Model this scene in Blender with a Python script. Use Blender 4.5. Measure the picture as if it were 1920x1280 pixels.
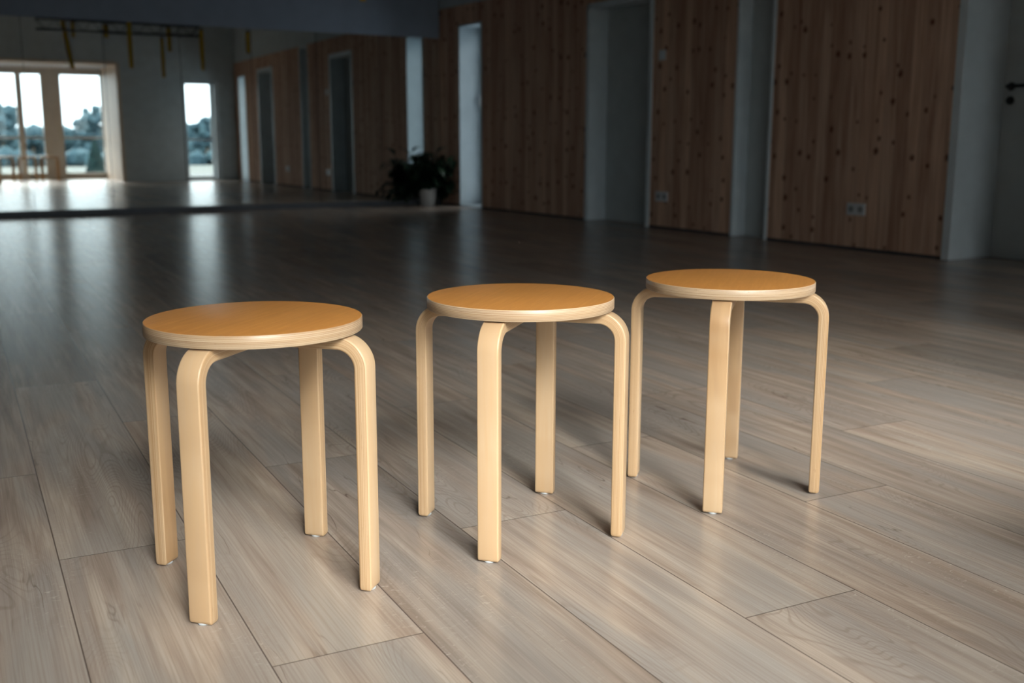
import bpy, bmesh, math, random
from mathutils import Vector, Matrix
random.seed(7)
PI = math.pi
for o in list(bpy.data.objects): bpy.data.objects.remove(o)
SC = bpy.context.scene
COL = SC.collection

# ------------------------------------------------------------------ camera
# room frame: X to the right (door wall), Y towards the mirror wall, Z up
cam_d = bpy.data.cameras.new('camera'); cam = bpy.data.objects.new('camera', cam_d); COL.objects.link(cam)
RT = Vector((0.85007, -0.52667, 0.00226)); UP = Vector((0.09697, 0.16075, 0.98222)); FW = Vector((0.51772, 0.83490, -0.18691))
FW.normalize(); RT = (RT - FW * RT.dot(FW)).normalized(); UP = RT.cross(FW)
cam.matrix_world = Matrix(((RT.x, UP.x, -FW.x, 0), (RT.y, UP.y, -FW.y, 0), (RT.z, UP.z, -FW.z, 0.737), (0, 0, 0, 1)))
cam_d.sensor_width = 36; cam_d.lens = 37.37; cam_d.clip_start = 0.02; cam_d.clip_end = 500
cam_d.dof.use_dof = True; cam_d.dof.focus_distance = 1.86; cam_d.dof.aperture_fstop = 4.0
SC.camera = cam

# ------------------------------------------------------------------ world and exposure
W = bpy.data.worlds.new('overcast_sky'); SC.world = W; W.use_nodes = True
wn = W.node_tree.nodes; wl = W.node_tree.links
for n in list(wn): wn.remove(n)
wo = wn.new('ShaderNodeOutputWorld'); wb = wn.new('ShaderNodeBackground')
wr = wn.new('ShaderNodeValToRGB'); wm = wn.new('ShaderNodeSeparateXYZ'); wt = wn.new('ShaderNodeTexCoord')
for q, c in zip((0.0, 0.07, 0.28, 0.6), ((.70, .80, .86), (.78, .88, .93), (1.15, 1.13, 1.10), (1.7, 1.65, 1.6))):   # overcast sky, brighter towards the zenith
    e = wr.color_ramp.elements[0] if q == 0 else (wr.color_ramp.elements[-1] if q == .6 else wr.color_ramp.elements.new(q))
    e.position = q; e.color = c + (1,)
wl.new(wt.outputs['Generated'], wm.inputs[0]); wl.new(wm.outputs['Z'], wr.inputs[0])
# the brighter patch of cloud in front of the hidden sun, behind the viewer
SUN = Vector((-.15, -.815, .56)).normalized()
wd = wn.new('ShaderNodeVectorMath'); wd.operation = 'DOT_PRODUCT'; wl.new(wt.outputs['Generated'], wd.inputs[0]); wd.inputs[1].default_value = SUN
wg = wn.new('ShaderNodeMapRange'); wg.interpolation_type = 'SMOOTHSTEP'; wl.new(wd.outputs['Value'], wg.inputs['Value'])
wg.inputs['From Min'].default_value = .945; wg.inputs['From Max'].default_value = .995
wv = wn.new('ShaderNodeVectorMath'); wv.operation = 'SCALE'; wv.inputs[0].default_value = (14.6, 14.0, 13.4); wl.new(wg.outputs['Result'], wv.inputs['Scale'])
wa = wn.new('ShaderNodeVectorMath'); wa.operation = 'ADD'; wl.new(wr.outputs[0], wa.inputs[0]); wl.new(wv.outputs[0], wa.inputs[1])
wl.new(wa.outputs[0], wb.inputs[0]); wb.inputs[1].default_value = 1.0; wl.new(wb.outputs[0], wo.inputs[0])
vs = SC.view_settings
vs.view_transform = 'Standard'; vs.look = 'None'; vs.exposure = 2.3; vs.gamma = 1.0; vs.use_curve_mapping = False

# daylight portals in the window openings (guide the sky light, give none themselves)
def portal(name, loc, rot, sx, sy):
    d = bpy.data.lights.new(name, 'AREA'); d.shape = 'RECTANGLE'; d.size = sx; d.size_y = sy; d.cycles.is_portal = True
    o = bpy.data.objects.new(name, d); COL.objects.link(o); o.location = loc; o.rotation_euler = rot
portal('daylight_portal', (1.6, -0.42, 1.05), (PI/2, 0, 0), 4.3, 2.0)
portal('daylight_portal', (5.15, 1.42, 0.95), (PI/2, 0, 0), 0.6, 1.9)
portal('daylight_portal', (6.17, 10.24, 1.0), (0, PI/2, 0), 2.0, 0.55)
portal('daylight_portal', (6.17, 2.2, 0.95), (0, PI/2, 0), 1.9, 0.5)

# ------------------------------------------------------------------ helpers
def tag(o, label=None, cat=None, group=None, kind=None):
    if label: o['label'] = label
    if cat: o['category'] = cat
    if group: o['group'] = group
    if kind: o['kind'] = kind
    return o
def empty(name, loc=(0, 0, 0), rz=0, parent=None):
    o = bpy.data.objects.new(name, None); COL.objects.link(o); o.location = loc; o.rotation_euler = (0, 0, rz)
    o.empty_display_size = 0.05
    if parent: o.parent = parent
    return o
def link(name, bm, mat, parent=None, smooth=False):
    me = bpy.data.meshes.new(name); bmesh.ops.recalc_face_normals(bm, faces=bm.faces[:])
    bm.to_mesh(me); bm.free(); me.materials.append(mat)
    if smooth:
        for p in me.polygons: p.use_smooth = True
    o = bpy.data.objects.new(name, me); COL.objects.link(o)
    if parent: o.parent = parent
    return o
def box(bm, x0, x1, y0, y1, z0, z1, bev=0):
    r = bmesh.ops.create_cube(bm, size=1.0)
    for v in r['verts']:
        v.co = Vector((x0 + (v.co.x + .5) * (x1 - x0), y0 + (v.co.y + .5) * (y1 - y0), z0 + (v.co.z + .5) * (z1 - z0)))
    if bev:
        es = list({e for v in r['verts'] for e in v.link_edges})
        bmesh.ops.bevel(bm, geom=es, offset=bev, segments=2, affect='EDGES', profile=0.5)
def tube(bm, pts, rad, seg=10):
    rings = []
    n = len(pts)
    for i, p in enumerate(pts):
        p = Vector(p); a = Vector(pts[max(i - 1, 0)]); b = Vector(pts[min(i + 1, n - 1)])
        t = (b - a).normalized(); u = t.orthogonal().normalized(); w = t.cross(u)
        rr = rad[i] if isinstance(rad, (list, tuple)) else rad
        rings.append([bm.verts.new(p + rr * (math.cos(2 * PI * k / seg) * u + math.sin(2 * PI * k / seg) * w)) for k in range(seg)])
    for a, b in zip(rings, rings[1:]):
        # match the closest start so that orthogonal() flips never twist the tube
        s = min(range(seg), key=lambda q: (b[q].co - a[0].co).length)
        b[:] = b[s:] + b[:s]
        if (b[1].co - a[1].co).length > (b[-1].co - a[1].co).length: b[:] = [b[0]] + b[:0:-1]
        for k in range(seg): bm.faces.new((a[k], a[(k + 1) % seg], b[(k + 1) % seg], b[k]))
    bm.faces.new(rings[0]); bm.faces.new(rings[-1])
def lathe(bm, prof, seg=48, c=(0, 0)):
    rings = [[bm.verts.new((c[0] + r * math.cos(2 * PI * k / seg), c[1] + r * math.sin(2 * PI * k / seg), z)) for k in range(seg)] for r, z in prof]
    for a, b in zip(rings, rings[1:]):
        for k in range(seg): bm.faces.new((a[k], a[(k + 1) % seg], b[(k + 1) % seg], b[k]))
    bm.faces.new(rings[0]); bm.faces.new(rings[-1])

# ------------------------------------------------------------------ materials
class NT:
    def __init__(s, name):
        s.m = bpy.data.materials.new(name); s.m.use_nodes = True; s.t = s.m.node_tree
        s.b = s.t.nodes['Principled BSDF']; s.out = s.t.nodes['Material Output']
    def n(s, typ, **kw):
        nd = s.t.nodes.new(typ)
        for k, v in kw.items(): setattr(nd, k, v)
        return nd
    def l(s, a, b): s.t.links.new(a, b)
    def val(s, x, sock):
        if isinstance(x, (int, float)): sock.default_value = x
        elif isinstance(x, (tuple, list)): sock.default_value = x
        else: s.l(x, sock)
    def math(s, op, a, b=0.0, c=0.0, clamp=False):
        nd = s.n('ShaderNodeMath', operation=op, use_clamp=clamp)
        s.val(a, nd.inputs[0]); s.val(b, nd.inputs[1]); s.val(c, nd.inputs[2]); return nd.outputs[0]
    def comb(s, x, y, z):
        nd = s.n('ShaderNodeCombineXYZ'); s.val(x, nd.inputs[0]); s.val(y, nd.inputs[1]); s.val(z, nd.inputs[2]); return nd.outputs[0]
    def sep(s, v):
        nd = s.n('ShaderNodeSeparateXYZ'); s.l(v, nd.inputs[0]); return nd.outputs
    def noise(s, v, scale, detail=3, rough=.5, dist=0.0):
        nd = s.n('ShaderNodeTexNoise'); s.l(v, nd.inputs['Vector']); nd.inputs['Scale'].default_value = scale
        nd.inputs['Detail'].default_value = detail; nd.inputs['Roughness'].default_value = rough; nd.inputs['Distortion'].default_value = dist
        return nd.outputs['Fac']
    def ramp(s, f, stops):
        nd = s.n('ShaderNodeValToRGB'); e = nd.color_ramp.elements
        while len(e) < len(stops): e.new(0.5)
        for q, (p, c) in zip(e, stops): q.position = p; q.color = tuple(c) + (1,) if len(c) == 3 else c
        s.l(f, nd.inputs[0]); return nd.outputs[0]
    def rampv(s, f, stops): return s.ramp(f, [(p, (v, v, v)) for p, v in stops])
    def mix(s, f, a, b, mode='MIX'):
        nd = s.n('ShaderNodeMix', data_type='RGBA', blend_type=mode)
        s.val(f, nd.inputs[0])
        for x, i in ((a, 6), (b, 7)):
            if isinstance(x, tuple): nd.inputs[i].default_value = tuple(x) + (1,)
            else: s.l(x, nd.inputs[i])
        return nd.outputs[2]
    def bump(s, h, strength=.1, dist=.001):
        nd = s.n('ShaderNodeBump'); nd.inputs['Strength'].default_value = strength; nd.inputs['Distance'].default_value = dist
        s.l(h, nd.inputs['Height']); s.l(nd.outputs[0], s.b.inputs['Normal'])
    def pos(s): return s.n('ShaderNodeNewGeometry').outputs['Position']
    def obj(s): return s.n('ShaderNodeTexCoord').outputs['Object']

def plain(name, col, rough=.6, spec=.5, metal=0.0, var=.06, scale=6.0):
    t = NT(name)
    f = t.noise(t.obj(), scale, 4)
    c = t.mix(t.rampv(f, [(.3, 0), (.7, 1)]), tuple(x * (1 - var) for x in col), tuple(min(1, x * (1 + var)) for x in col))
    t.l(c, t.b.inputs['Base Color']); t.b.inputs['Roughness'].default_value = rough
    t.b.inputs['Specular IOR Level'].default_value = spec; t.b.inputs['Metallic'].default_value = metal
    return t.m

def mat_floor():
    t = NT('oak_vinyl_planks')
    P = t.sep(t.pos()); X, Y = P[0], P[1]
    an = math.radians(4.3); ca, sa = math.cos(an), math.sin(an)
    u = t.math('SUBTRACT', t.math('MULTIPLY', X, ca), t.math('MULTIPLY', Y, sa))
    v = t.math('ADD', t.math('MULTIPLY', X, sa), t.math('MULTIPLY', Y, ca))
    un = t.math('DIVIDE', t.math('SUBTRACT', u, .110), .2336)
    row = t.math('FLOOR', un); fu = t.math('SUBTRACT', un, row)
    vn = t.math('DIVIDE', t.math('ADD', t.math('SUBTRACT', v, 1.954), t.math('MULTIPLY', row, .558)), 1.49)
    col = t.math('FLOOR', vn); fv = t.math('SUBTRACT', vn, col)
    wn_ = t.n('ShaderNodeTexWhiteNoise', noise_dimensions='2D'); t.l(t.comb(row, col, 0), wn_.inputs['Vector'])
    rnd = wn_.outputs['Value']; rc = t.sep(wn_.outputs['Color'])
    # seam masks (metres from an edge)
    eu = t.math('MULTIPLY', t.math('MINIMUM', fu, t.math('SUBTRACT', 1.0, fu)), .2336)
    ev = t.math('MULTIPLY', t.math('MINIMUM', fv, t.math('SUBTRACT', 1.0, fv)), 1.49)
    e = t.math('MINIMUM', eu, ev)
    seam = t.rampv(t.math('MULTIPLY', e, 300.0), [(.15, 1), (.5, 0)])
    # grain coordinates: offset per plank
    ou = t.math('ADD', u, t.math('MULTIPLY', rc[0], 17.0)); ov = t.math('ADD', v, t.math('MULTIPLY', rc[1], 31.0))
    g1 = t.noise(t.comb(t.math('MULTIPLY', ou, 300.0), t.math('MULTIPLY', ov, 3.0), 0), 1.0, 4, .6)
    g2 = t.noise(t.comb(t.math('MULTIPLY', ou, 34.0), t.math('MULTIPLY', ov, 2.2), 3), 1.0, 4, .55, .4)
    g3 = t.noise(t.comb(t.math('MULTIPLY', ou, 9.0), t.math('MULTIPLY', ov, 1.3), 7), 1.0, 3, .5, .6)
    # cathedral figure: contour lines of a smooth stretched field
    fld = t.noise(t.comb(t.math('MULTIPLY', ou, 7.0), t.math('MULTIPLY', ov, 1.6), 11), 1.0, 1, .4, .5)
    w = t.math('SINE', t.math('ADD', t.math('MULTIPLY', fld, 260.0), t.math('MULTIPLY', ou, 60.0)))
    cath = t.math('MULTIPLY', t.rampv(t.math('MULTIPLY_ADD', w, .5, .5), [(.72, 0), (.98, 1)]),
                  t.rampv(t.noise(t.comb(t.math('MULTIPLY', ou, 5.0), t.math('MULTIPLY', ov, 1.1), 21), 1.0, 2), [(.5, 0), (.62, 1)]))
    # fine crosswise flecks of oak medullary rays
    fl = t.rampv(t.noise(t.comb(t.math('MULTIPLY', ou, 70.0), t.math('MULTIPLY', ov, 120.0), 5), 1.0, 2, .6, 1.2), [(.60, 0), (.72, 1)])
    flm = t.math('MULTIPLY', fl, t.rampv(t.noise(t.comb(t.math('MULTIPLY', ou, 6.0), t.math('MULTIPLY', ov, 2.0), 33), 1.0, 2), [(.5, 0), (.65, .5)]))
    # long dark cracks
    cr = t.math('ABSOLUTE', t.math('SUBTRACT', t.noise(t.comb(t.math('MULTIPLY', ou, 8.0), t.math('MULTIPLY', ov, 1.0), 41), 1.0, 4, .5, .3), .5))
    crm = t.math('MULTIPLY', t.rampv(cr, [(0, 1), (.0045, 0)]),
                 t.rampv(t.noise(t.comb(t.math('MULTIPLY', ou, 7.0), t.math('MULTIPLY', ov, 1.7), 51), 1.0, 2), [(.56, 0), (.64, 1)]))
    base = t.ramp(g2, [(.28, (.27, .205, .165)), (.46, (.365, .29, .237)), (.60, (.445, .365, .300)), (.78, (.53, .45, .375))])
    base = t.mix(t.rampv(g3, [(.40, 0), (.62, .8)]), base, (.325, .295, .270))
    base = t.mix(t.math('MULTIPLY', t.rampv(g1, [(.38, 1), (.56, 0)]), .30), base, (.20, .145, .11))
    base = t.mix(t.math('MULTIPLY', cath, .36), base, (.20, .145, .11))
    base = t.mix(flm, base, (.56, .50, .43))
    base = t.mix(t.math('MULTIPLY', crm, .8), base, (.11, .07, .05))
    tint = t.ramp(rnd, [(0, (.80, .80, .80)), (.35, (.97, .94, .92)), (.7, (1.0, 1.0, 1.0)), (1, (1.10, 1.06, 1.02))])
    base = t.mix(1.0, base, tint, 'MULTIPLY')
    base = t.mix(t.math('MULTIPLY', seam, .85), base, (.07, .05, .04))
    t.l(base, t.b.inputs['Base Color'])
    t.l(t.rampv(g1, [(.3, .24), (.7, .27)]), t.b.inputs['Roughness'])
    t.b.inputs['Specular IOR Level'].default_value = .5
    h = t.math('SUBTRACT', t.math('MULTIPLY', g1, .15), seam)
    t.bump(h, .18, .0004)
    return t.m

def mat_pine():
    t = NT('knotty_pine_boards')
    P = t.sep(t.pos()); Y, Z = P[1], P[2]
    X = P[0]
    yy = t.math('ADD', Y, t.math('MULTIPLY', X, .7))
    bn = t.math('DIVIDE', yy, .095); row = t.math('FLOOR', bn); fb = t.math('SUBTRACT', bn, row)
    wn_ = t.n('ShaderNodeTexWhiteNoise', noise_dimensions='1D'); t.l(row, wn_.inputs['W']); r = wn_.outputs['Value']
    oz = t.math('ADD', Z, t.math('MULTIPLY', r, 23.0))
    g = t.noise(t.comb(t.math('MULTIPLY', yy, 90.0), t.math('MULTIPLY', oz, 2.0), r), 1.0, 4, .6, .3)
    g2 = t.noise(t.comb(t.math('MULTIPLY', yy, 14.0), t.math('MULTIPLY', oz, 1.1), r), 1.0, 3, .6, .5)
    base = t.ramp(g, [(.3, (.53, .325, .225)), (.55, (.69, .46, .335)), (.75, (.78, .55, .42))])
    base = t.mix(t.rampv(g2, [(.42, 0), (.68, .6)]), base, (.38, .205, .14))
    base = t.mix(1.0, base, t.ramp(r, [(0, (.78, .72, .70)), (.5, (1, 1, 1)), (1, (1.14, 1.12, 1.08))]), 'MULTIPLY')
    # knots: one candidate per cell, only some of them present
    vc = t.n('ShaderNodeTexVoronoi', voronoi_dimensions='2D', feature='F1')
    t.l(t.comb(t.math('MULTIPLY', yy, 7.5), t.math('MULTIPLY', Z, 6.0), 0), vc.inputs['Vector']); vc.inputs['Scale'].default_value = 1.0
    pr = t.sep(vc.outputs['Color'])
    size = t.math('MULTIPLY_ADD', pr[1], .15, .10)
    kd = t.math('DIVIDE', vc.outputs['Distance'], size)
    kd = t.math('ADD', kd, t.math('MULTIPLY', t.noise(t.comb(yy, Z, 0), 40.0, 2), .5))
    km = t.math('MULTIPLY', t.rampv(kd, [(.62, 1), (1.15, 0)]), t.math('GREATER_THAN', pr[0], .36))
    halo = t.math('MULTIPLY', t.rampv(kd, [(.3, 1), (1.0, 0)]), t.math('GREATER_THAN', pr[0], .36))
    base = t.mix(t.math('MULTIPLY', km, .85), base, (.16, .06, .035))
    base = t.mix(t.math('MULTIPLY', halo, .6), base, (.10, .035, .02))
    joint = t.rampv(t.math('MINIMUM', fb, t.math('SUBTRACT', 1.0, fb)), [(0, 1), (.03, 0)])
    base = t.mix(t.math('MULTIPLY', joint, .5), base, (.15, .07, .04))
    t.l(base, t.b.inputs['Base Color']); t.b.inputs['Roughness'].default_value = .85
    t.b.inputs['Specular IOR Level'].default_value = .12
    t.bump(joint, -.3, .001)
    return t.m

def mat_ply(name, thick, light, line, layer=.13):
    """pale birch plywood: the 'ply' attribute carries (length along, depth through the plies, across)"""
    t = NT(name)
    at = t.n('ShaderNodeAttribute', attribute_name='ply'); q = t.sep(at.outputs['Vector'])
    s, d, w = q[0], q[1], q[2]
    dn = t.math('DIVIDE', d, thick)
    oi = t.n('ShaderNodeObjectInfo').outputs['Random']
    so = t.math('ADD', s, t.math('MULTIPLY', oi, 9.0))
    wob = t.noise(t.comb(t.math('MULTIPLY', so, 7.0), 0, oi), 1.0, 2)
    lay = t.noise(t.comb(t.math('MULTIPLY', so, .9), t.math('ADD', t.math('MULTIPLY', dn, 17.0), t.math('MULTIPLY', wob, .4)), oi), 1.0, 3, .7)
    lam = t.math('SINE', t.math('MULTIPLY_ADD', t.math('ADD', dn, t.math('MULTIPLY', wob, .05)), 6.2832 * 8, oi))
    inn = t.math('MULTIPLY', t.math('GREATER_THAN', dn, .03), t.math('LESS_THAN', dn, .97))
    lay = t.math('SUBTRACT', lay, t.math('MULTIPLY', t.math('MULTIPLY', t.math('MAXIMUM', lam, 0.0), inn), layer))
    c = t.mix(t.rampv(lay, [(.30, 1), (.52, 0)]), light, line)
    # flame figure on the broad faces
    gr = t.noise(t.comb(t.math('MULTIPLY', so, 5.0), t.math('MULTIPLY', w, 60.0), t.math('MULTIPLY', dn, 2.0)), 1.0, 3, .55, .8)
    c = t.mix(t.rampv(gr, [(.35, .45), (.65, 0)]), c, tuple(x * y for x, y in zip(light, (.93, .84, .70))))
    # small open gaps in the core plies
    gap = t.noise(t.comb(t.math('MULTIPLY', so, 60.0), t.math('MULTIPLY', d, 900.0), oi), 1.0, 2, .5)
    inner = t.math('MULTIPLY', t.math('GREATER_THAN', dn, .12), t.math('LESS_THAN', dn, .88))
    gm = t.math('MULTIPLY', t.math('MULTIPLY', t.rampv(gap, [(.70, 0), (.74, 1)]), inner), t.rampv(t.noise(t.comb(t.math('MULTIPLY', so, 9.0), t.math('MULTIPLY', dn, 3.0), 5), 1.0, 1), [(.54, 0), (.60, .85)]))
    c = t.mix(gm, c, (.20, .085, .03))
    t.l(c, t.b.inputs['Base Color']); t.b.inputs['Roughness'].default_value = .36
    t.b.inputs['Specular IOR Level'].default_value = .45
    t.bump(lay, .05, .0005)
    return t.m

def mat_seat_top():
    t = NT('amber_lacquered_veneer')
    p = t.obj(); q = t.sep(p); oi = t.n('ShaderNodeObjectInfo').outputs['Random']
    g = t.noise(t.comb(t.math('MULTIPLY', q[0], 7.0), t.math('MULTIPLY', q[1], 120.0), t.math('MULTIPLY', oi, 9.0)), 1.0, 4, .6, .6)
    b = t.noise(t.comb(t.math('MULTIPLY', q[0], 9.0), t.math('MULTIPLY', q[1], 16.0), t.math('MULTIPLY', oi, 5.0)), 1.0, 3, .6, 1.0)
    c = t.ramp(g, [(.3, (.46, .19, .042)), (.6, (.53, .23, .056)), (.8, (.59, .275, .078))])
    c = t.mix(t.rampv(b, [(.4, 0), (.7, .35)]), c, (.40, .175, .045))
    t.l(c, t.b.inputs['Base Color']); t.b.inputs['Roughness'].default_value = .36
    t.b.inputs['Specular IOR Level'].default_value = .5
    t.bump(g, .15, .0004)
    return t.m

def mat_glass():
    t = NT('window_glass')
    tr = t.n('ShaderNodeBsdfTransparent'); tr.inputs[0].default_value = (.94, .97, .97, 1)
    gl = t.n('ShaderNodeBsdfGlossy'); gl.inputs['Roughness'].default_value = .0
    fr = t.n('ShaderNodeFresnel'); fr.inputs[0].default_value = 1.45
    mx = t.n('ShaderNodeMixShader'); t.l(fr.outputs[0], mx.inputs[0]); t.l(tr.outputs[0], mx.inputs[1]); t.l(gl.outputs[0], mx.inputs[2])
    t.l(mx.outputs[0], t.out.inputs['Surface']); return t.m
def mat_mirror():
    t = NT('mirror_glass')
    t.b.inputs['Base Color'].default_value = (.86, .90, .89, 1); t.b.inputs['Metallic'].default_value = 1.0
    t.l(t.rampv(t.noise(t.obj(), 3.0, 2), [(0, .004), (1, .010)]), t.b.inputs['Roughness'])
    return t.m
def mat_foliage(name, a, b, rough=.5, sc=8.0):
    t = NT(name)
    t.l(t.ramp(t.noise(t.obj(), sc, 3), [(.35, a), (.65, b)]), t.b.inputs['Base Color'])
    t.b.inputs['Roughness'].default_value = rough; t.b.inputs['Specular IOR Level'].default_value = .5 if rough < .6 else .05; return t.m

M = dict(
    floor=mat_floor(), pine=mat_pine(),
    leg=mat_ply('birch_plywood_leg', .022, (.51, .36, .222), (.32, .17, .07)),
    edge=mat_ply('birch_plywood_edge', .021, (.48, .36, .245), (.25, .14, .07), .24),
    top=mat_seat_top(), glass=mat_glass(), mirror=mat_mirror(),
    white=plain('white_lacquer', (.70, .76, .80), .45), leaf=plain('pale_grey_door_lacquer', (.50, .54, .55), .5),
    wall=plain('grey_white_plaster', (.56, .61, .63), .9, .2), ceil=plain('ceiling_paint', (.60, .62, .66), .95, .1),
    header=plain('blue_grey_plaster', (.34, .39, .49), .9, .2),
    frame=plain('taupe_window_frame', (.60, .58, .54), .5), reveal=plain('grey_blue_reveal_paint', (.40, .47, .52), .6), jamb=plain('limed_wood_jamb', (.72, .58, .46), .5),
    black=plain('black_metal', (.012, .012, .014), .35), plinth=plain('slate_baseboard', (.10, .105, .12), .5),
    glide=plain('white_nylon_glide', (.40, .42, .43), .5), plastic=plain('white_switch_plastic', (.66, .68, .70), .35),
    hole=plain('dark_socket_recess', (.26, .27, .28), .6), pot=plain('off_white_ceramic', (.60, .57, .55), .4),
    soil=plain('potting_soil', (.03, .02, .015), .95, .2, 0, .4, 60.0), strap=plain('yellow_webbing', (.80, .50, .03), .75, .2),
    steel=plain('dark_steel', (.05, .055, .06), .4, .5, .6), seal=plain('dark_mirror_joint', (.05, .055, .065), .95, .03),
    houseplant=mat_foliage('dark_glossy_leaf', (.006, .018, .010), (.014, .038, .018), .35),
    tree=mat_foliage('hazy_blue_green_foliage', (.022, .045, .060), (.036, .068, .082), .9, 1.2),  # bluish haze of distance is put into the leaf colours
    conifer=mat_foliage('teal_conifer_needles', (.004, .014, .015), (.009, .025, .026), .9, 4.0),
    bark=plain('grey_bark', (.12, .10, .08), .9), ground=mat_foliage('pale_gravel', (.055, .068, .068), (.085, .095, .092), .95, 1.5),
    deck=plain('pale_terrace_concrete', (.09, .10, .105), .9, .05))

# ------------------------------------------------------------------ the room
RW, MY = 5.815, 10.92
WOOD, CEIL, BAY = 2.155, 3.0, 2.09
LW, RY, GY, BX0, BX1 = -4.5, 1.70, -0.30, -1.7, 3.71        # left wall, rear wall, glazing, bay sides
bm = bmesh.new(); box(bm, LW - .2, 6.5, RY - .28, 11.8, -.12, 0); box(bm, BX0 - .1, BX1 + .06, GY - .12, RY - .28, -.12, 0)
tag(link('floor', bm, M['floor']), kind='structure')
bm = bmesh.new(); box(bm, LW - .2, 6.5, RY - .3, 11.8, CEIL, CEIL + .15)
box(bm, BX0 - .1, BX1 + .1, GY - .15, RY - .3, BAY, BAY + .15)
tag(link('ceiling', bm, M['ceil']), kind='structure')

openings = [(1.98, 2.46, 1.90), (3.30, 4.25, 1.95), (5.765, 6.157, WOOD), (7.153, 8.10, 1.93), (9.993, 10.488, 1.95)]
bm = bmesh.new(); y = RY
for a, b, zt in openings:
    box(bm, RW, RW + .03, y, a, 0, WOOD)
    if zt < WOOD: box(bm, RW, RW + .03, a, b, zt, WOOD)
    y = b
box(bm, RW, RW + .03, y, 11.7, 0, WOOD)
wall_r = tag(link('wall_right', bm, M['pine']), kind='structure')
bm = bmesh.new(); box(bm, RW + .012, RW + .15, RY - .2, 11.7, WOOD, CEIL)
tag(link('wall_right_upper', bm, M['wall']), kind='structure')
bm = bmesh.new(); box(bm, LW - .15, LW, RY - .3, 11.7, 0, CEIL)
tag(link('wall_left', bm, M['wall']), kind='structure')
# end wall behind the mirrors: turned 1.7 degrees, like the mirrors
EA = -0.030
endw = empty('wall_back', (RW, MY, 0), EA); tag(endw, kind='structure')
bm = bmesh.new(); box(bm, -10.6, .0, .05, .2, 0, CEIL); link('wall_surface', bm, M['header'], endw)
bm = bmesh.new(); box(bm, -10.6, -.012, .0, .05, 1.845, CEIL); link('wall_header', bm, M['header'], endw)
bb = empty('baseboard_back', (RW, MY, 0), EA); tag(bb, kind='structure')
bm = bmesh.new(); box(bm, -10.6, -.01, -.012, .05, 0, .055, .003); link('board', bm, M['plinth'], bb)
# rear wall of the hall with a narrow window, and the window bay around the viewer
bm = bmesh.new()
for x0, x1, z0, z1 in ((BX1 + .02, 4.88, 0, CEIL), (5.50, RW + .1, 0, CEIL), (4.88, 5.50, 1.80, CEIL), (4.88, 5.50, 0, .04), (BX0 - .02, BX1 + .02, BAY + .02, CEIL), (LW, BX0 - .02, 0, CEIL)):
    box(bm, x0, x1, RY - .28, RY, z0, z1)
tag(link('wall_rear', bm, M['wall']), kind='structure')
bm = bmesh.new(); box(bm, BX1, BX1 + .06, GY - .1, RY + .01, 0, BAY); box(bm, BX0, BX1, RY - .28, RY + .01, BAY - .03, BAY + .02)
tag(link('trim_bay', bm, M['jamb']), kind='structure')
bm = bmesh.new(); box(bm, BX0 - .1, BX0, GY - .1, RY, 0, BAY)
tag(link('wall_bay_side', bm, M['wall']), kind='structure')
bm = bmesh.new(); HEAD, SILL = 1.99, .10
piers = [(BX0, -.12), (.34, .44), (1.14, 1.46), (2.64, 2.955)]
for a, b in piers: box(bm, a, b, GY - .1, GY + .03, SILL, HEAD)
box(bm, BX0, BX1, GY - .1, GY + .03, HEAD, BAY); box(bm, BX0, BX1, GY - .1, GY + .06, 0, SILL)
tag(link('wall_glazing', bm, M['frame']), kind='structure')

def window(name, x0, x1, yc, z0, z1, rail=.787, mull=(), mat='frame', fr=.045):
    r = empty(name, ((x0 + x1) / 2, yc, z0)); tag(r, kind='structure'); cx = (x0 + x1) / 2
    f = bmesh.new()
    box(f, x0 - cx, x0 - cx + fr, -.035, .035, 0, z1 - z0, .003); box(f, x1 - cx - fr, x1 - cx, -.035, .035, 0, z1 - z0, .003)
    box(f, x0 - cx, x1 - cx, -.034, .034, 0, fr, .003); box(f, x0 - cx, x1 - cx, -.034, .034, z1 - z0 - fr, z1 - z0, .003)
    box(f, x0 - cx, x1 - cx, -.03, .03, rail - z0 - .02, rail - z0 + .02, .003)
    for m in mull: box(f, m - cx - .055, m - cx + .055, -.036, .036, 0, z1 - z0, .003)
    link('window_frame', f, M[mat], r)
    g = bmesh.new(); box(g, x0 - cx + .01, x1 - cx - .01, -.004, .004, .01, z1 - z0 - .01)
    link('window_pane', g, M['glass'], r)
    return r
window('window_1', 2.955, BX1, GY, SILL, HEAD, fr=.02)
window('window_2', 1.46, 2.64, GY, SILL, HEAD, mull=(2.24,), fr=.02)
window('window_3', .44, 1.14, GY, SILL, HEAD, fr=.02)
window('window_4', -.12, .34, GY, SILL, HEAD, fr=.02)
window('window_5', 4.90, 5.42, RY - .20, .04, 1.80, rail=.75, fr=.035, mat='white')
bm = bmesh.new()
box(bm, 5.42, 5.51, RY - .27, RY + .004, 0.04, 1.81); box(bm, 4.87, 4.90, RY - .27, RY + .004, .04, 1.81); box(bm, 4.87, 5.51, RY - .27, RY + .004, 1.80, 1.83); box(bm, 4.87, 5.51, RY - .27, RY + .01, 0, .045)
tag(link('trim_window', bm, M['white']), kind='structure')

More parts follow.
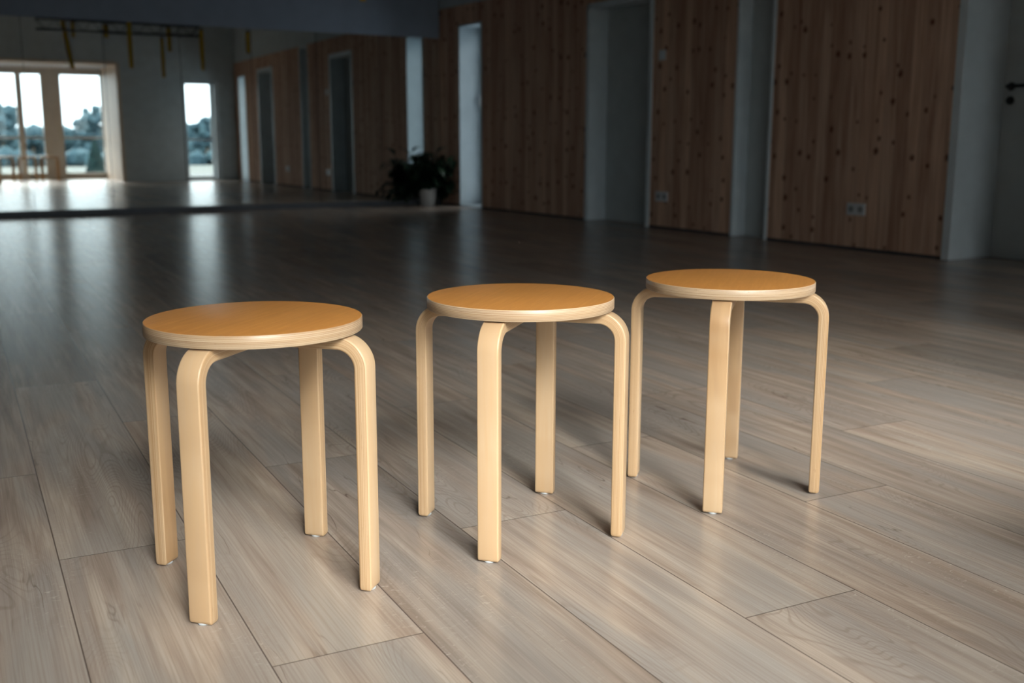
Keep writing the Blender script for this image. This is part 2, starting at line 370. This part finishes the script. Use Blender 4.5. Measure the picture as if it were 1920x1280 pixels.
def side_window(name, y0, y1, zt, depth, rev='white'):
    r = empty(name, (RW, (y0 + y1) / 2, 0)); tag(r, kind='structure'); h = (y1 - y0) / 2
    f = bmesh.new()
    box(f, -.006, depth, -h, -h + .02, 0, zt); box(f, -.006, depth, h - .02, h, 0, zt); box(f, -.006, depth, -h, h, zt - .02, zt)
    box(f, -.0, depth, -h, h, -.02, .012)
    link('window_reveal', f, M[rev], r)
    f = bmesh.new(); x = depth - .06
    box(f, x, x + .05, -h + .02, -h + .07, .012, zt - .02, .003); box(f, x, x + .05, h - .07, h - .02, .012, zt - .02, .003)
    box(f, x, x + .05, -h + .02, h - .02, .012, .07, .003); box(f, x, x + .05, -h + .02, h - .02, zt - .08, zt - .02, .003)
    link('window_frame', f, M['white'], r)
    g = bmesh.new(); box(g, x + .02, x + .028, -h + .05, h - .05, .05, zt - .05); link('window_pane', g, M['glass'], r)
    k = bmesh.new(); box(k, x - .012, x, h - .06, h - .035, 1.17, 1.25, .003); tube(k, [(x - .01, h - .048, 1.21), (x - .045, h - .048, 1.21), (x - .05, h - .048, 1.10)], .008)
    link('window_handle', k, M['plastic'], r)
side_window('window_6', 9.993, 10.488, 1.95, .34, 'reveal')
side_window('window_7', 1.98, 2.46, 1.90, .34)

def door(name, y0, y1, zt, depth, casing=.045, handle=None, leafmat='leaf', slot=None):
    r = empty(name, (RW, (y0 + y1) / 2, 0)); tag(r, kind='structure'); h = (y1 - y0) / 2
    f = bmesh.new(); x0 = -.010
    box(f, x0, depth + .05, -h, -h + casing, 0, zt, .003); box(f, x0, depth + .05, h - casing, h, 0, zt, .003)
    box(f, x0, depth + .05, -h, h, zt - casing, zt, .003)
    link('door_frame', f, M['white'], r)
    l = bmesh.new(); a, b = -h + casing + .003, h - casing - .003
    if slot: a += slot
    box(l, depth, depth + .042, a, b, .001, zt - casing - .003, .002)
    lf = link('door_leaf', l, M[leafmat], r)
    if slot:
        s = bmesh.new(); box(s, depth + .03, depth + .05, -h + casing, a, 0, zt - casing); link('door_pocket', s, M['plinth'], r)
    if handle:
        hy, hz = handle; k = bmesh.new(); hy -= (y0 + y1) / 2
        tube(k, [(depth, hy, hz), (depth - .008, hy, hz)], .026, 24)
        tube(k, [(depth - .004, hy, hz), (depth - .05, hy, hz), (depth - .056, hy - .012, hz), (depth - .056, hy - .13, hz)], .0105, 12)
        hb = link('door_handle', k, M['black'], lf, True)
        k = bmesh.new(); tube(k, [(depth, hy, hz - .085), (depth - .010, hy, hz - .085)], .026, 24); tube(k, [(depth - .008, hy, hz - .085), (depth - .03, hy, hz - .085)], .014, 16)
        link('door_lock', k, M['black'], lf)
    return r
door('door_1', 7.153, 8.10, 1.93, .195, .05)
door('door_2', 5.765, 6.157, WOOD - .005, .115, .03, slot=.11)
door('door_3', 3.30, 4.25, 1.95, .40, .06, handle=(4.135, 1.065))
bm = bmesh.new(); y = RY
for a, b, zt in openings: box(bm, RW - .003, RW, y + .001, a - .001, 0, .018); y = b
box(bm, RW - .003, RW, y + .001, MY - .03, 0, .018); tag(link('shadow_gap_strip_right', bm, M['seal']), kind='structure')  # dark strip drawn for the shade of the gap under the boards
# outer skin of the door wall keeps daylight out behind the boards
bm = bmesh.new()
for a, b in ((RY, 1.98), (2.46, 3.30), (4.25, 5.765), (6.157, 7.153), (8.10, 9.993), (10.488, 11.7)): box(bm, RW + .03, RW + .15, a, b, 0, WOOD)
for a, b, d in ((3.30, 4.25, .40), (5.765, 6.157, .115), (7.153, 8.10, .195)): box(bm, RW + d + .051, RW + d + .13, a - .08, b + .08, -.01, WOOD + .05)
tag(link('wall_right_core', bm, M['wall']), kind='structure')

# ------------------------------------------------------------------ mirror panels (each its own sheet, leaning back a touch)
xs = [5.800, 5.08, 4.36, 3.66, 2.94, 2.22, 1.50, .78, .06, -.66, -1.38]
plab = ['rightmost mirror panel, at the pine wall behind the potted plant', 'mirror panel second from the pine wall, showing pine boards only',
        'mirror panel third from the pine wall, reflecting the white framed door', 'mirror panel fourth from the pine wall, reflecting the recessed grey door',
        'mirror panel fifth from the pine wall, reflecting the narrow window and hall corner', 'mirror panel reflecting the bare grey wall and the pale wood jamb',
        'mirror panel reflecting the broad post of the big window and the slanting yellow strap', 'leftmost mirror panel in view, cut by the left edge of the photo',
        'mirror panel just outside the left edge of the photo']
for i in range(9):
    w = (xs[i] - xs[i + 1]) - .004
    bm = bmesh.new(); box(bm, -w, 0, 0, .006, 0, 1.79, .001)
    o = link('mirror_panel', bm, M['mirror']); o.data.materials.append(M['seal'])
    for p in o.data.polygons:
        if abs(p.normal.y) < .99: p.material_index = 1
    o.matrix_world = Matrix.Translation((RW, MY, 0)) @ Matrix.Rotation(EA, 4, 'Z') @ Matrix.Translation((xs[i] - RW, .022, .056)) @ Matrix.Rotation(-.002, 4, 'X')
    tag(o, plab[i], 'mirror', 'mirror panels along the end wall')
bk = empty('trim_mirror_backing', (RW, MY, 0), EA); tag(bk, kind='structure')
bm = bmesh.new(); box(bm, -10.6, -.012, .034, .05, .05, 1.85); link('backing', bm, M['seal'], bk)

# ------------------------------------------------------------------ stools
SR, ST, SH = .175, .0215, .45
def attr_mesh(name, verts, faces, ply, mat, parent, sharp=False):
    me = bpy.data.meshes.new(name); me.from_pydata(verts, [], faces); me.update()
    a = me.attributes.new('ply', 'FLOAT_VECTOR', 'POINT')
    for i, q in enumerate(ply): a.data[i].vector = q
    for m in (mat if isinstance(mat, list) else [mat]): me.materials.append(m)
    for p in me.polygons: p.use_smooth = True
    me.set_sharp_from_angle(angle=math.radians(40))
    o = bpy.data.objects.new(name, me); COL.objects.link(o); o.parent = parent
    return o
def make_seat(parent):
    seg = 128
    prof = [(0, 0), (SR - .004, 0), (SR - .0012, -.0005), (SR, -.002), (SR, -ST + .002), (SR - .001, -ST + .0006), (SR - .004, -ST), (0, -ST)]
    V, F, A = [], [], []
    for j, (r, z) in enumerate(prof):
        if r == 0: V.append((0, 0, z)); A.append((0, -z, 0)); continue
        for k in range(seg):
            a = 2 * PI * k / seg; V.append((r * math.cos(a), r * math.sin(a), z)); A.append((abs(a - PI) * SR * 2, -z, 0))
    ring = lambda j, k: 1 + (j - 1) * seg + k % seg
    last = len(V) - 1
    for k in range(seg):
        F.append((0, ring(1, k), ring(1, k + 1))); F.append((last, ring(6, k + 1), ring(6, k)))
        for j in range(1, 6): F.append((ring(j, k), ring(j + 1, k), ring(j + 1, k + 1), ring(j, k + 1)))
    o = attr_mesh('seat', V, F, A, [M['edge'], M['top']], parent)
    for p in o.data.polygons:
        if p.normal.z > .8: p.material_index = 1
    o.location = (0, 0, SH)
    return o
LEG_R, LEG_W, LEG_T, BEND = .2044, .039, .0215, .052        # outer radius, width, thickness, outer bend radius
def make_leg(parent):
    ztop = SH - ST - .0004; rc = BEND - LEG_T / 2; path = []      # centre line (r, z, tangent angle)
    r0 = .034; rb = LEG_R - BEND; zc = ztop - LEG_T / 2
    for i in range(5): path.append((r0 + (rb - r0) * i / 4, zc, 0.0))
    for i in range(1, 15):
        a = PI / 2 * i / 14; path.append((rb + rc * math.sin(a), zc - rc + rc * math.cos(a), a))
    z0 = zc - rc; zb = .0030
    for i in range(1, 13): path.append((rb + rc, z0 + (zb + .006 - z0) * i / 12, PI / 2))
    hw, ht, cr = LEG_W / 2, LEG_T / 2, .0028
    prof = []
    for sx, sy, a0 in ((1, 1, 0), (-1, 1, 90), (-1, -1, 180), (1, -1, 270)):
        for q in range(4):
            a = math.radians(a0 + 30 * q); prof.append((sx * (ht - cr) + cr * math.cos(a), sy * (hw - cr) + cr * math.sin(a)))
    n = len(prof); V, F, A = [], [], []; s = 0; pr = None
    ends = [(0, 1, 1)] * len(path) + [(.0035, .93, .985), (.0055, .78, .95), (.006, .64, .91)]
    pts = path + [(rb + rc, zb + .006, PI / 2)] * 3
    for i, ((r, z, ta), (dn, ka, kb)) in enumerate(zip(pts, ends)):
        if pr: s += math.hypot(r - pr[0], z - pr[1])
        pr = (r, z); z -= dn
        nx, nz = math.sin(ta), math.cos(ta)                       # outward normal of the strip
        for a, b in prof:
            V.append((r + nx * a * ka, b * kb, z + nz * a * ka)); A.append((s, ht - a, b))
    m = len(pts)
    for i in range(m - 1):
        for k in range(n): F.append((i * n + k, i * n + (k + 1) % n, (i + 1) * n + (k + 1) % n, (i + 1) * n + k))
    F.append(tuple(range(n))[::-1]); F.append(tuple((m - 1) * n + k for k in range(n)))
    o = attr_mesh('leg', V, F, A, M['leg'], parent)
    bm = bmesh.new(); lathe(bm, [(.0085, 0), (.0095, .0008), (.0095, .003), (.0085, .0042)], 20, (rb + rc, 0))
    g = link('floor_glide', bm, M['glide'], o, True); g['label'] = 'small white glide pad under the leg'
    return o
def copy_tree(o, parent=None):
    c = o.copy(); COL.objects.link(c); c.parent = parent
    for ch in list(o.children): copy_tree(ch, c)
    return c
def make_stool():
    r = empty('stool'); make_seat(r); l0 = make_leg(r)
    for k in range(1, 4):
        c = copy_tree(l0, r); c.rotation_euler = (0, 0, k * PI / 2)
    return r
proto = make_stool()
spots = [
    (.548, 1.685, -137.75, 'leftmost and nearest of three round birch stools, grey sheen across its amber seat', 'row of three stools in the foreground'),
    (1.051, 1.665, -138.25, 'middle one of three round birch stools in the foreground row, with an evenly amber seat', 'row of three stools in the foreground'),
    (1.560, 1.647, -138.0, 'rightmost foreground birch stool, its back leg half hidden by the front one', 'row of three stools in the foreground'),
    (1.86, .42, -135, 'stool reflected at the left edge of the mirror, farthest from the pale wood jamb', 'stools by the big window, seen in the mirror'),
    (2.24, .42, -135, 'middle stool of the three reflected in front of the big window', 'stools by the big window, seen in the mirror'),
    (2.62, .42, -135, 'reflected stool closest to the broad window post in the mirror', 'stools by the big window, seen in the mirror')]
for i, (x, y, a, lab, grp) in enumerate(spots):
    o = proto if i == 0 else copy_tree(proto)
    o.location = (x, y, 0); o.rotation_euler = (0, 0, math.radians(a)); tag(o, lab, 'stool', grp)

# ------------------------------------------------------------------ sockets and switch
def socket(y, z, w, h, label, holes):
    r = empty('wall_socket' if holes else 'light_switch', (RW, y, z)); tag(r, label, 'socket' if holes else 'switch')
    bm = bmesh.new(); box(bm, -.011, .0, -w / 2, w / 2, -h / 2, h / 2, .003); link('cover_plate', bm, M['plastic'], r)
    if holes:
        for s in (-1, 1):
            bm = bmesh.new(); tube(bm, [(-.0115, s * w / 4, 0), (-.004, s * w / 4, 0)], .021, 24); link('socket_recess', bm, M['hole'], r)
    else:
        bm = bmesh.new(); box(bm, -.016, -.009, -w / 2 + .012, w / 2 - .012, -h / 2 + .012, h / 2 - .012, .002); link('rocker', bm, M['white'], r)
socket(4.94, .275, .155, .082, 'white double wall socket low on the pine wall beside the right door', True)
socket(6.99, .267, .155, .082, 'white double wall socket low on the pine wall beside the middle white door frame', True)
socket(7.03, 1.42, .082, .082, 'small white light switch at head height beside the middle white door frame', False)

# ------------------------------------------------------------------ potted plant
def leaf_into(bm, base, d, up, L, w, droop):
    side = d.cross(up).normalized(); n = 6; rows = []
    p = Vector(base); dd = d.copy()
    for i in range(n + 1):
        t = i / n; ww = w * math.sin(PI * min(1, .08 + .92 * t) ** .8) if i < n else .0008
        ww = max(ww, .0008); nn = side.cross(dd).normalized()
        rows.append((bm.verts.new(p - side * ww + nn * ww * .35), bm.verts.new(p), bm.verts.new(p + side * ww + nn * ww * .35)))
        p = p + dd * (L / n); dd = (dd + Vector((0, 0, -droop / n))).normalized()
    for a, b in zip(rows, rows[1:]):
        bm.faces.new((a[0], a[1], b[1], b[0])); bm.faces.new((a[1], a[2], b[2], b[1]))
def plant(x, y):
    r = empty('potted_plant', (x, y, 0)); tag(r, 'bushy dark green leafy plant in a small off-white pot, beside the mirror', 'plant')
    bm = bmesh.new(); lathe(bm, [(.078, .0), (.082, .004), (.098, .175), (.100, .19), (.093, .19), (.090, .165), (0.001, .160)], 40); link('pot', bm, M['pot'], r, True)
    bm = bmesh.new(); lathe(bm, [(.001, .158), (.09, .160), (.088, .172), (.001, .176)], 32); link('soil', bm, M['soil'], r)
    st = bmesh.new(); lf = bmesh.new(); rng = random.Random(3)
    for i in range(110):
        a = rng.uniform(0, 2 * PI); el = rng.uniform(-.15, 1.5); ln = rng.uniform(.22, .49)
        if el < .75 and math.cos(a - math.radians(-117)) > .35: continue
        p0 = Vector((.05 * math.cos(a) * rng.random(), .05 * math.sin(a) * rng.random(), .165))
        d = Vector((math.cos(a) * math.cos(el), math.sin(a) * math.cos(el), math.sin(el) + .35)).normalized()
        pts = [p0]; p = p0.copy(); dd = d.copy()
        for k in range(6):
            p = p + dd * ln / 6; dd = (dd + Vector((0, 0, -.30 if el < .7 else -.08))).normalized(); 
            p.y = min(p.y, .12); p.x = min(p.x, .22)
            pts.append(p.copy())
        tube(st, pts, [.004, .0038, .0035, .003, .0028, .0025, .002], 6)
        for k in range(8):
            t = pts[min(6, 2 + k * 4 // 7)]; b = a + rng.uniform(-1.3, 1.3); e = rng.uniform(-.5, .8)
            v = Vector((math.cos(b) * math.cos(e), math.sin(b) * math.cos(e) * .8, math.sin(e))).normalized()
            leaf_into(lf, t, v, Vector((0, 0, 1)), rng.uniform(.09, .17), rng.uniform(.025, .045), rng.uniform(.5, 1.6))
    for v in lf.verts:
        if v.co.y > .14: v.co.y = .14 - .0004 * rng.random()
        v.co.z = max(v.co.z, .008)
        if v.co.x > .23: v.co.x = .23 - .0004 * rng.random()
    link('stems', st, M['houseplant'], r, True); link('foliage', lf, M['houseplant'], r, True)
plant(5.54, 10.74)

# ------------------------------------------------------------------ ceiling truss and yellow straps of the aerial rig
def truss(x0, x1, y, z0, z1):
    r = empty('ceiling_truss', ((x0 + x1) / 2, y, z0)); tag(r, 'dark steel lattice truss hanging under the ceiling, seen at the top of the mirror', 'truss')
    h = (x1 - x0) / 2; d = .10
    for zz, yy in ((0, -d / 2), (0, d / 2), (z1 - z0, -d / 2), (z1 - z0, d / 2)):
        bm = bmesh.new(); tube(bm, [(-h, yy, zz), (h, yy, zz)], .016, 12); link('chord_tube', bm, M['steel'], r, True)
    n = 18
    for yy in (-d / 2, d / 2):
        bm = bmesh.new(); tube(bm, [(-h + 2 * h * k / n, yy, 0 if k % 2 else z1 - z0) for k in range(n + 1)], .008, 6)
        link('lattice', bm, M['steel'], r)
    for s in (-.8, .8):
        bm = bmesh.new(); tube(bm, [(s * h, 0, z1 - z0), (s * h, 0, CEIL - z0)], .008, 8); box(bm, s * h - .01, s * h + .01, -.06, .06, z1 - z0 - .01, z1 - z0 + .01); link('hanging_rod', bm, M['steel'], r)
truss(2.20, 4.56, 4.60, 2.34, 2.49)
def strap(x, y, zt, zb, lean, wid, label, grp='yellow straps of the ceiling rig'):
    """a webbing loop: two flat bands side by side joined by a rounded bottom, tied round its hook"""
    r = empty('hanging_strap', (x, y, zt)); tag(r, label, 'strap', grp)
    bm = bmesh.new(); L = zt - zb; n = 10; t = .0022
    for s in (-1, 1):
        rows = []
        for k in range(n + 1):
            q = k / n; g = .018 * math.sin(PI * q) ** .6 * s
            c = Vector((lean * q, g, -L * q)); rows.append([bm.verts.new(c + Vector((a, b, 0))) for a, b in ((-wid, -t), (wid, -t), (wid, t), (-wid, t))])
        for a, b in zip(rows, rows[1:]):
            for k in range(4): bm.faces.new((a[k], a[(k + 1) % 4], b[(k + 1) % 4], b[k]))
        bm.faces.new(rows[0]); bm.faces.new(rows[-1])
    link('webbing', bm, M['strap'], r)
    bm = bmesh.new(); tube(bm, [(0, 0, .0), (0, 0, CEIL - zt)], .006, 8); tube(bm, [(-wid * 1.1, 0, .0), (wid * 1.1, 0, .0)], .009, 8); link('hook_rod', bm, M['steel'], r)
for a in [
    (2.58, 4.5, 2.50, 1.79, .10, .030, 'long yellow strap hanging at a slant, leftmost of the yellow straps in the mirror'),
    (2.72, 4.5, 2.52, 2.25, .0, .022, 'short olive yellow strap just right of the slanting one, in the mirror'),
    (3.19, 4.5, 2.46, 2.27, .0, .034, 'short stubby yellow strap against the middle of the truss, in the mirror'),
    (3.53, 4.5, 2.46, 1.84, .0, .030, 'long straight yellow strap in the mirror, just right of the stubby one'),
    (4.01, 4.5, 2.30, 1.70, .0, .024, 'faint low-hanging yellow strap in the mirror, left one of the pair at the truss end'),
    (4.12, 4.5, 2.46, 2.10, .0, .030, 'yellow strap ending just below the truss end, right one of the pair in the mirror'),
    (4.62, 4.5, 2.46, 1.83, .0, .026, 'yellow strap above the narrow window in the mirror'),
    (5.36, 4.5, 2.46, 2.12, .0, .030, 'yellow strap in front of the pine wall in the mirror, rightmost of the yellow straps')]:
    strap(*a)
strap(3.13, 7.0, 2.5, 1.665, 0, .022, 'yellow strap whose tip shows at the top edge of the photo, above the mirror', 'yellow strap hanging from the ceiling')

# ------------------------------------------------------------------ outside: terrace, ground and trees seen through the windows
bm = bmesh.new(); box(bm, -9, 14, -4.2, GY - .12, -.16, -.03); box(bm, BX1 + .06, 14, GY - .12, RY - .28, -.16, -.03); tag(link('terrace', bm, M['deck']), kind='structure')
bm = bmesh.new(); box(bm, BX1 + .08, 6.6, .15, RY - .285, 1.86, 1.95); tag(link('light_blocker_eave', bm, M['frame']), kind='structure')  # added slab, out of view, blocks sky glow through the narrow window
bm = bmesh.new(); box(bm, 2.80, 6.6, -2.0, GY - .12, 2.12, 2.22); tag(link('light_blocker_canopy', bm, M['frame']), kind='structure')  # unseen slab added outside to shade the far right of the floor
bm = bmesh.new(); box(bm, -80, 120, -110, -4.2, -.6, -.22); tag(link('ground', bm, M['ground']), kind='structure')
def blob_crown(bm, c, r, n, rng, sq=1.0):
    for _ in range(n):
        a = rng.uniform(0, 2 * PI); e = rng.uniform(-.9, 1.2); k = rng.uniform(.2, .85)
        p = Vector(c) + Vector((math.cos(a) * math.cos(e) * r * k, math.sin(a) * math.cos(e) * r * k, math.sin(e) * r * k * sq))
        s = r * rng.uniform(.13, .27); g = bmesh.ops.create_icosphere(bm, subdivisions=2, radius=s)
        for v in g['verts']: v.co = p + v.co * rng.uniform(.82, 1.15)
def tree(x, y, h, r, label, seed, grp='trees seen through the windows'):
    rng = random.Random(seed); t = empty('tree', (x, y, -.25)); tag(t, label, 'tree', grp)
    bm = bmesh.new(); tube(bm, [(0, 0, 0), (.05, 0, h * .35), (0, .04, h * .7)], [.16, .12, .06], 8); link('trunk', bm, M['bark'], t, True)
    bm = bmesh.new(); blob_crown(bm, (0, 0, h * .52), r, 90, rng, h * .50 / r); link('crown', bm, M['tree'], t)
def conifer(x, y, h, r, label, seed):
    rng = random.Random(seed); t = empty('conifer_tree', (x, y, -.25)); tag(t, label, 'tree')
    bm = bmesh.new(); tube(bm, [(0, 0, 0), (0, 0, h * .9)], [.09, .02], 8); link('trunk', bm, M['bark'], t, True)
    bm = bmesh.new()
    for k in range(26):
        q = k / 25; z = h * (.06 + .90 * q); rr = r * (1 - q) ** .8 + .05
        for j in range(max(5, int(12 * (1 - q)))):
            a = rng.uniform(0, 2 * PI); tip = Vector((math.cos(a) * rr, math.sin(a) * rr, z - .10 * rr)); b = Vector((0, 0, z + .05))
            tube(bm, [b, (b + tip) / 2 + Vector((0, 0, .03)), tip], [.03, .09 * (1.1 - q) + .03, .015], 6)
    link('needles', bm, M['conifer'], t)
conifer(4.75, -10.0, .98, .26, 'dark teal young conifer outside the big window, low beside the pale wood jamb', 5)
tree(9.3, -46, 3.25, 1.15, 'rounded hazy tree, tallest behind the pane next to the pale wood jamb', 11)
tree(4.4, -46, 3.25, 1.5, 'hazy blue-green tree behind the leftmost pane in the mirror', 12)
tree(7.0, -60, 2.0, 1.3, 'low distant tree behind the narrow middle pane', 13)
tree(11.9, -53, 2.2, 1.2, 'low distant tree half hidden by the pale wood jamb', 14)
tree(15.9, -46, 2.7, 1.1, 'distant tree behind the narrow window, right of its middle', 16)
tree(14.6, -56, 2.1, 1.0, 'low distant tree behind the left half of the narrow window', 17)
bm = bmesh.new(); rng = random.Random(9)
for k in range(260):
    g = bmesh.ops.create_icosphere(bm, subdivisions=1, radius=rng.uniform(.6, 1.2)); p = Vector((-8 + 52 * k / 260, -66 + rng.uniform(-2, 2), rng.uniform(-.1, 1.15)))
    for v in g['verts']: v.co = p + v.co * rng.uniform(.8, 1.15)
for v in bm.verts: v.co.z = max(v.co.z, -.25)
tag(link('woodland', bm, M['tree']), 'low hazy belt of woodland along the horizon outside the windows', 'woodland', kind='stuff')
bm = bmesh.new()
for k in range(170):
    g = bmesh.ops.create_icosphere(bm, subdivisions=1, radius=rng.uniform(.25, .5)); p = Vector((-10 + 46 * k / 170, -24 + rng.uniform(-.6, .6), rng.uniform(-.1, .1)))
    for v in g['verts']: v.co = p + v.co * rng.uniform(.8, 1.15)
tag(link('hedge', bm, M['tree']), 'low hazy hedge running across the far side of the ground outside the windows', 'hedge')
